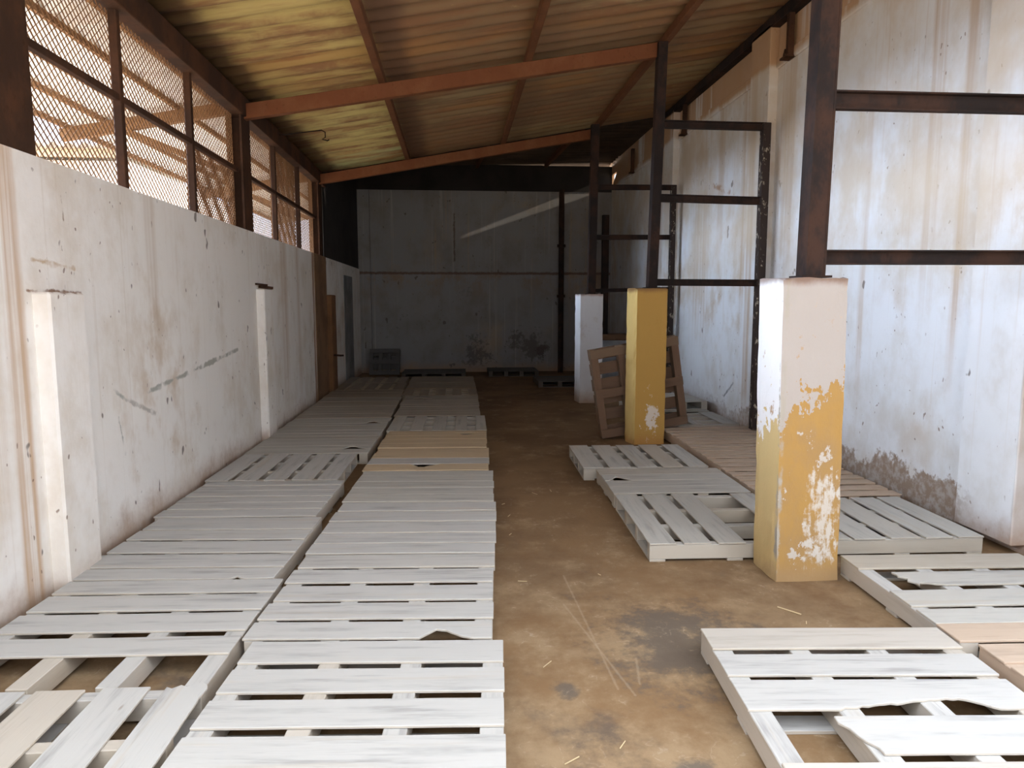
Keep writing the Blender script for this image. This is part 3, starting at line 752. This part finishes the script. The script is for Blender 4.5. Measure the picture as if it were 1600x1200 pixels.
def pallet(label, x0, x1, y0, y1, orient='X', yaw=0.0, mat=None, planks=None, n=6, gap=0.025, wide=None, seed=None, z=0.0,
           group='wooden pallets laid over the floor', stringers=4, H=0.12, loose=0.010, mats=None):
    """flat pallet on x0..x1, y0..y1.  Boards run along x (or y); planks = [(start, end, damage)] along the other axis from the near/left edge"""
    PALLET_N[0] += 1
    rng = random.Random(seed if seed is not None else 100 + PALLET_N[0])
    mat = mat or M_WOOD
    cx, cy = (x0 + x1) / 2, (y0 + y1) / 2
    root = empty('wooden_pallet', (cx, cy, z), label, 'pallet', group, R(yaw))
    Lb, D = ((x1 - x0), (y1 - y0)) if orient == 'X' else ((y1 - y0), (x1 - x0))
    TB, TF = 0.012, 0.016
    hs = H - TB - TF
    rz = 0.0 if orient == 'X' else R(90)
    def place(o, u, v, zz, tw=0.0, along=True):
        # u along the boards, v across them
        if orient == 'X': o.location = (u, v, zz)
        else: o.location = (v, u, zz)
        o.rotation_euler = (0, 0, (rz if along else rz + R(90)) + tw)
    if planks is None:
        planks = []; w = (D - gap * (n - 1)) / n; p = 0.0
        for i in range(n):
            ww = w + rng.uniform(-0.012, 0.012)
            if i == n - 1: ww = D - p
            planks.append((p, min(p + ww, D), None)); p += ww + max(0.003, gap + rng.uniform(-loose, loose))
    for i, (a, b_, dmg) in enumerate(planks):
        mm = mats[i] if mats else mat
        o = board(Lb, b_ - a, TB, rng, dmg).build('deck_board', mm, root, 0.0025)
        v = (a + b_) / 2 - D / 2
        if orient == 'Y': pass
        place(o, 0.0, v, H - TB / 2 + rng.uniform(-0.0015, 0.0015), R(rng.uniform(-0.35, 0.35)))
        if dmg: o['label'] = 'broken deck board with splintered edge'
    for i in range(stringers):
        t = i / (stringers - 1)
        sw = 0.085 if orient == 'X' else 0.06
        u = -Lb / 2 + sw / 2 + 0.004 + t * (Lb - sw - 0.008)
        o = MB().box(-D / 2 + 0.003, D / 2 - 0.003, -sw / 2, sw / 2, -hs / 2, hs / 2).build('stringer', mat, root, 0.003)
        place(o, u, 0.0, TF + hs / 2, 0.0, along=False)
    for i in range(3):
        v = -D / 2 + 0.055 + i / 2 * (D - 0.11)
        o = MB().box(-Lb / 2 + 0.004, Lb / 2 - 0.004, -0.05, 0.05, -TF / 2, TF / 2).build('bottom_board', mat, root, 0.002)
        place(o, 0.0, v, TF / 2)
    return root

# row A: along the left wall
A0, A1x = -2.085, -0.965
LW = 'along the left wall'
pallet('pale pallet with lengthwise boards, nearest the camera beside the left wall', -2.09, -0.985, 1.70, 2.71, 'Y',
       planks=[(0.04, 0.20, None), (0.25, 0.42, None), (0.46, 0.645, None), (0.71, 0.89, None), (0.95, 1.105, {'right': 0.0, 'front': (0.90, 1.0, 0.0, 'l')})], yaw=-1.0)
pallet('grey pallet missing its front board, second from the front ' + LW, A0, A1x, 2.735, 3.80, 'X', yaw=-2.2,
       planks=[(0.245, 0.405, None), (0.465, 0.65, None), (0.685, 0.865, None), (0.90, 1.065, None)])
pallet('grey pallet with a chipped front board edge, third from the front ' + LW, A0, A1x, 3.82, 4.92, 'X', yaw=-3.0,
       planks=[(0.0, 0.15, {'front': (0.80, 0.84, 0.03, 'm')}), (0.175, 0.375, None), (0.412, 0.61, None), (0.648, 0.82, None), (0.855, 1.10, None)])
pallet('close-boarded grey pallet, fourth from the front ' + LW, A0, A1x, 4.95, 5.95, 'X', yaw=-2.5, n=6, gap=0.020)
pallet('grey pallet with lengthwise boards and narrow slots, fifth ' + LW, A0 - 0.01, A1x - 0.03, 5.98, 7.02, 'Y', yaw=-1.5, n=5, gap=0.045)
pallet('tight-boarded pallet with one gaping split near its aisle edge, sixth ' + LW, A0, -0.87, 7.05, 8.12, 'X', mat=M_WOODGREY, yaw=-1.5,
       planks=[(0.0, 0.19, None), (0.195, 0.36, {'front': (0.74, 0.96, 0.13, 'm')}), (0.365, 0.55, None), (0.555, 0.73, None), (0.735, 0.90, None), (0.905, 1.07, None)])
pallet('tight-boarded pallet with a short rectangular hole, seventh from the front ' + LW, A0, -0.85, 8.15, 9.2, 'X', mat=M_WOODGREY, yaw=-1.0,
       planks=[(0.0, 0.17, None), (0.175, 0.34, None), (0.345, 0.50, None), (0.505, 0.64, None), (0.645, 0.80, {'front': (0.76, 0.93, 0.145, 'm')}), (0.805, 1.05, None)])
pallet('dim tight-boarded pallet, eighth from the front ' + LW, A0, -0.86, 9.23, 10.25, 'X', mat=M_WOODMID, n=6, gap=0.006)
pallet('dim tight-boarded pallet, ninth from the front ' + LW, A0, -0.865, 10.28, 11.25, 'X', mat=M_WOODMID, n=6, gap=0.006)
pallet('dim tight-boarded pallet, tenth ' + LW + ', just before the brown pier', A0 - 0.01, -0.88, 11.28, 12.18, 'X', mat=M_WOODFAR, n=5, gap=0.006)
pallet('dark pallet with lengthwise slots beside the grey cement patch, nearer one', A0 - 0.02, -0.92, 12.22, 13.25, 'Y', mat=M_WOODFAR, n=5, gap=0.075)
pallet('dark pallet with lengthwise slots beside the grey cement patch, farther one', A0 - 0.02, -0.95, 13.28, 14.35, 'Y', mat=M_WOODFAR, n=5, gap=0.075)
# row B: beside the aisle
AB = 'in the aisle-side row'
pallet('pale pallet with a cracked front board, first ' + AB, -0.945, 0.165, 1.88, 3.02, 'X', yaw=-3.4,
       planks=[(0.0, 0.20, None), (0.255, 0.45, {'front': (0.0, 0.02, 0.0, 'm')}), (0.50, 0.675, None), (0.73, 0.905, None), (0.955, 1.14, None)])
pallet('pale pallet with a bite broken from its front corner, second ' + AB, -0.925, 0.185, 3.045, 4.10, 'X', yaw=-3.4,
       planks=[(0.0, 0.165, {'front': (0.70, 0.90, 0.085, 'm')}), (0.20, 0.375, None), (0.415, 0.595, None), (0.64, 0.82, None), (0.86, 1.055, None)])
pallet('pale grey pallet with tan board ends, third ' + AB, -0.88, 0.255, 4.125, 5.20, 'X', yaw=-3.2,
       planks=[(0.0, 0.165, None), (0.19, 0.37, None), (0.385, 0.60, None), (0.635, 0.84, None), (0.87, 1.075, None)])
pallet('dirty grey pallet with boards butted tight together, fourth ' + AB, -0.84, 0.295, 5.235, 6.20, 'X', yaw=-3.0, n=5, gap=0.005, mat=M_WOODGREY)
pallet('tan and grey pallet with a slit in its second board, fifth ' + AB, -0.82, 0.305, 6.24, 7.20, 'X', yaw=-2.5,
       planks=[(0.0, 0.24, {'back': (0.35, 0.60, -0.12, 'm')}), (0.245, 0.49, None), (0.495, 0.73, None), (0.735, 0.96, None)], mats=[M_WOODTAN, M_WOOD, M_WOODTAN, M_WOODTAN])
pallet('tan pallet with a triangular break at the back edge, sixth ' + AB, -0.80, 0.325, 7.24, 8.17, 'X', yaw=-2.0, mat=M_WOODTAN,
       planks=[(0.0, 0.22, None), (0.225, 0.45, None), (0.455, 0.66, None), (0.665, 0.80, {'back': (0.70, 0.92, -0.125, 'm')}), (0.805, 0.93, None)])
pallet('pallet with four dark lengthwise slots, nearer of two ' + AB, -0.81, 0.36, 8.22, 9.28, 'Y', mat=M_WOODGREY, yaw=-1.0, n=5, gap=0.11, loose=0.004)
pallet('dim tan tight-boarded pallet, eighth ' + AB, -0.815, 0.32, 9.33, 10.35, 'X', mat=M_WOODMID, n=5, gap=0.006, yaw=-1.0)
pallet('dim tan pallet with one slit, ninth ' + AB, -0.82, 0.34, 10.38, 11.36, 'X', mat=M_WOODMID, yaw=-1.0,
       planks=[(0.0, 0.20, None), (0.205, 0.42, None), (0.425, 0.61, None), (0.615, 0.80, {'front': (0.10, 0.38, 0.16, 'm')}), (0.805, 0.98, None)])
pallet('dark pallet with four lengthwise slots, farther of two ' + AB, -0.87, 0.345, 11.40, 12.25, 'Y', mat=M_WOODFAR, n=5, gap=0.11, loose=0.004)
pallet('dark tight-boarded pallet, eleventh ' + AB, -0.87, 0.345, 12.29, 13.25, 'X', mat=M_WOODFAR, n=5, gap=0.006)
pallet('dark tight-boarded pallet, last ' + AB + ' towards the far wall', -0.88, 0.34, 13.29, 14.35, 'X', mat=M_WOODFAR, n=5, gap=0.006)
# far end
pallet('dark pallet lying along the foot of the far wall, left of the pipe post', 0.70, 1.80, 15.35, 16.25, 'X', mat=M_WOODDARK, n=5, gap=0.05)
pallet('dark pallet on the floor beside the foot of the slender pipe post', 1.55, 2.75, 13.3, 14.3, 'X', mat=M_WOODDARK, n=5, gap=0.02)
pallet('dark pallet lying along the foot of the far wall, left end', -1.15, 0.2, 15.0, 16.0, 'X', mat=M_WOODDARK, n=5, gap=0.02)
# right side
pallet('white pallet with two broken boards, alone in the near right aisle', 1.06, 2.15, 1.84, 2.985, 'X', yaw=-4.2,
       planks=[(0.0, 0.19, None), (0.235, 0.45, {'left': 0.27, 'skew': 0.07}), (0.495, 0.70, {'front': (0.30, 0.86, 0.085, 'r')}), (0.735, 0.905, None), (0.955, 1.145, None)])
pallet('grey pallet with a snapped second board, right of the nearest pillar', 2.225, 3.30, 2.79, 3.86, 'X', yaw=-2.5,
       planks=[(0.0, 0.17, None), (0.175, 0.33, None), (0.37, 0.56, None), (0.62, 0.80, {'left': 0.14, 'skew': 0.05, 'front': (0.14, 0.32, 0.03, 'm')}), (0.86, 1.07, None)],
       mats=[M_WOODPINK, M_WOODGREY, M_WOODGREY, M_WOODGREY, M_WOODGREY])
pallet('pinkish brown pallet at the right edge, before the snapped-board one', 2.24, 3.36, 1.70, 2.76, 'X', yaw=-2.5, mat=M_WOODPINK,
       planks=[(0.0, 0.2, None), (0.25, 0.44, None), (0.48, 0.66, None), (0.71, 0.86, None), (0.90, 1.06, None)])
pallet('grey pallet with a missing board, against the left face of the nearest pillar', 1.20, 2.29, 4.15, 5.28, 'Y', yaw=-2.0, mat=M_WOODGREY,
       planks=[(0.0, 0.17, None), (0.215, 0.39, None), (0.435, 0.61, None), (0.90, 1.09, None)])
pallet('grey cross-boarded pallet with a triangular break, between two lengthwise-boarded ones', 1.23, 2.32, 5.32, 6.13, 'X', yaw=-1.5, mat=M_WOODGREY,
       planks=[(0.0, 0.20, None), (0.205, 0.40, None), (0.405, 0.60, {'front': (0.04, 0.22, 0.12, 'm')}), (0.61, 0.81, None)])
pallet('grey pallet with five lengthwise boards, in front of the yellow pillar', 1.15, 2.30, 6.20, 7.20, 'Y', yaw=-1.5, mat=M_WOODGREY, n=5, gap=0.05)
pallet('grey lengthwise-boarded pallet behind the nearest pillar, along the right wall', 2.30, 3.36, 4.15, 5.08, 'Y', yaw=-1.5, mat=M_WOODGREY, n=5, gap=0.028)
pallet('brown cross-boarded pallet, second along the right wall from the nearest pillar', 2.37, 3.45, 5.14, 6.12, 'X', yaw=-1.0, mat=M_WOODPINK, n=6, gap=0.052)
pallet('brown cross-boarded pallet, third along the right wall from the nearest pillar', 2.40, 3.48, 6.18, 7.16, 'X', yaw=-0.8, mat=M_WOODPINK, n=6, gap=0.052)
pallet('brown cross-boarded pallet right of the yellow pillar, under the leaning one', 2.42, 3.48, 7.22, 8.22, 'X', yaw=0.5, mat=M_WOODPINK, n=6, gap=0.06)
pallet('grey pallet with wide gaps behind the leaning one, along the right wall', 2.50, 3.48, 8.40, 9.35, 'Y', mat=M_WOODGREY,
       planks=[(0.0, 0.16, None), (0.40, 0.52, None), (0.78, 0.98, None)])
pallet('grey pallet in front of the white pillar, behind the leaning one, lower of two', 2.45, 3.48, 9.45, 10.5, 'X', mat=M_WOODGREY, n=5, gap=0.03)
pallet('grey pallet stacked on another behind the leaning one', 2.50, 3.46, 9.50, 10.45, 'X', mat=M_WOODGREY, n=5, gap=0.03, z=0.122, yaw=2)

# leaning pallets: built flat like the rest, then stood up with the underside towards the aisle
def stand(root, foot, right, up):
    """put the pallet's near-left foot corner at foot; right runs along its boards, up along its stringers; deck away from the viewer"""
    rgt = Vector(right).normalized(); u = Vector(up); u = (u - rgt * u.dot(rgt)).normalized()
    zz = rgt.cross(-u)                           # deck side normal for boards running right
    m3 = Matrix((rgt, -u, zz)).transposed()
    q = m3.to_quaternion(); root.rotation_mode = 'QUATERNION'; root.rotation_quaternion = q
    return m3
p = pallet('brown wooden pallet standing on edge behind the yellow pillar', -0.53, 0.53, -0.53, 0.53, 'X', mat=M_WOODBROWN, n=6, gap=0.055, group='pallets leaning upright', H=0.13)
m3 = stand(p, None, (1.06, 0.03, 0.17), (-0.17, -0.03, 1.04))
ft = Vector((1.70, 8.10, 0.004))
p.location = ft - m3 @ Vector((-0.53, 0.53, 0.0))
p = pallet('dark pallet propped upright in the far left corner', -0.34, 0.34, -0.31, 0.31, 'X', mat=M_WOODDARK, n=4, gap=0.012, group='pallets leaning upright')
m3 = stand(p, None, (1, 0, 0), (0, 0.25, 0.60))
p.location = Vector((-1.94, 15.9, 0.004)) - m3 @ Vector((-0.34, 0.31, 0.0))

# straw and splinters lying about the bare floor
rng = random.Random(5)
b = MB()
for i in range(24):
    x, y = rng.uniform(0.35, 1.9), rng.uniform(2.1, 6.0)
    if x > 0.95 and y < 3.1: continue
    if x > 1.05 and y > 3.7: continue
    a = rng.uniform(0, math.pi); l = rng.uniform(0.02, 0.07)
    b.beam((x, y, 0.004), (x + l * math.cos(a), y + l * math.sin(a), 0.005), 0.003, 0.003)
b.beam((1.68, 3.47, 0.004), (1.76, 3.37, 0.005), 0.006, 0.004)
s = b.build('straw_litter', plain('dry_straw', (0.62, 0.48, 0.28)))
s['kind'] = 'stuff'; tag(s, 'scattered straw bits and splinters on the bare brown floor', 'litter')

# ------------------------------------------------------------------ outside, beyond the mesh
ob = empty('outbuilding', (-9.2, 14.0, 0), 'white outbuilding with corrugated roof beyond the mesh windows', 'building')
wb = MB().box(-3.4, 3.1, 0.3, 6.0, -0.15, 4.25); wb.build('wall', M_WALL_OUT, ob)
def corr_y(x0, x1, y0, y1, z0, z1, pitch=0.28, amp=0.035):
    b = MB(); n = int((x1 - x0) / pitch * 10)
    for lay in (0, 1):
        for y, z in ((y0, z0), (y1, z1)):
            for i in range(n + 1):
                x = x0 + (x1 - x0) * i / n
                b.v.append((x, y, z + amp * math.sin(2 * math.pi * x / pitch) + lay * 0.01))
    w = n + 1
    for i in range(n):
        b.f += [(i, i + 1, w + i + 1, w + i), (2 * w + i, 3 * w + i, 3 * w + i + 1, 2 * w + i + 1), (i, 2 * w + i, 2 * w + i + 1, i + 1), (w + i, w + i + 1, 3 * w + i + 1, 3 * w + i)]
    return b
corr_y(-3.6, 3.3, -0.3, 6.2, 4.42, 4.8).build('roof', M_OVER, ob)
MB().box(-3.5, 3.2, -0.22, -0.16, 4.22, 4.37).build('fascia', plain('tan_fascia', (0.5, 0.36, 0.22)), ob)
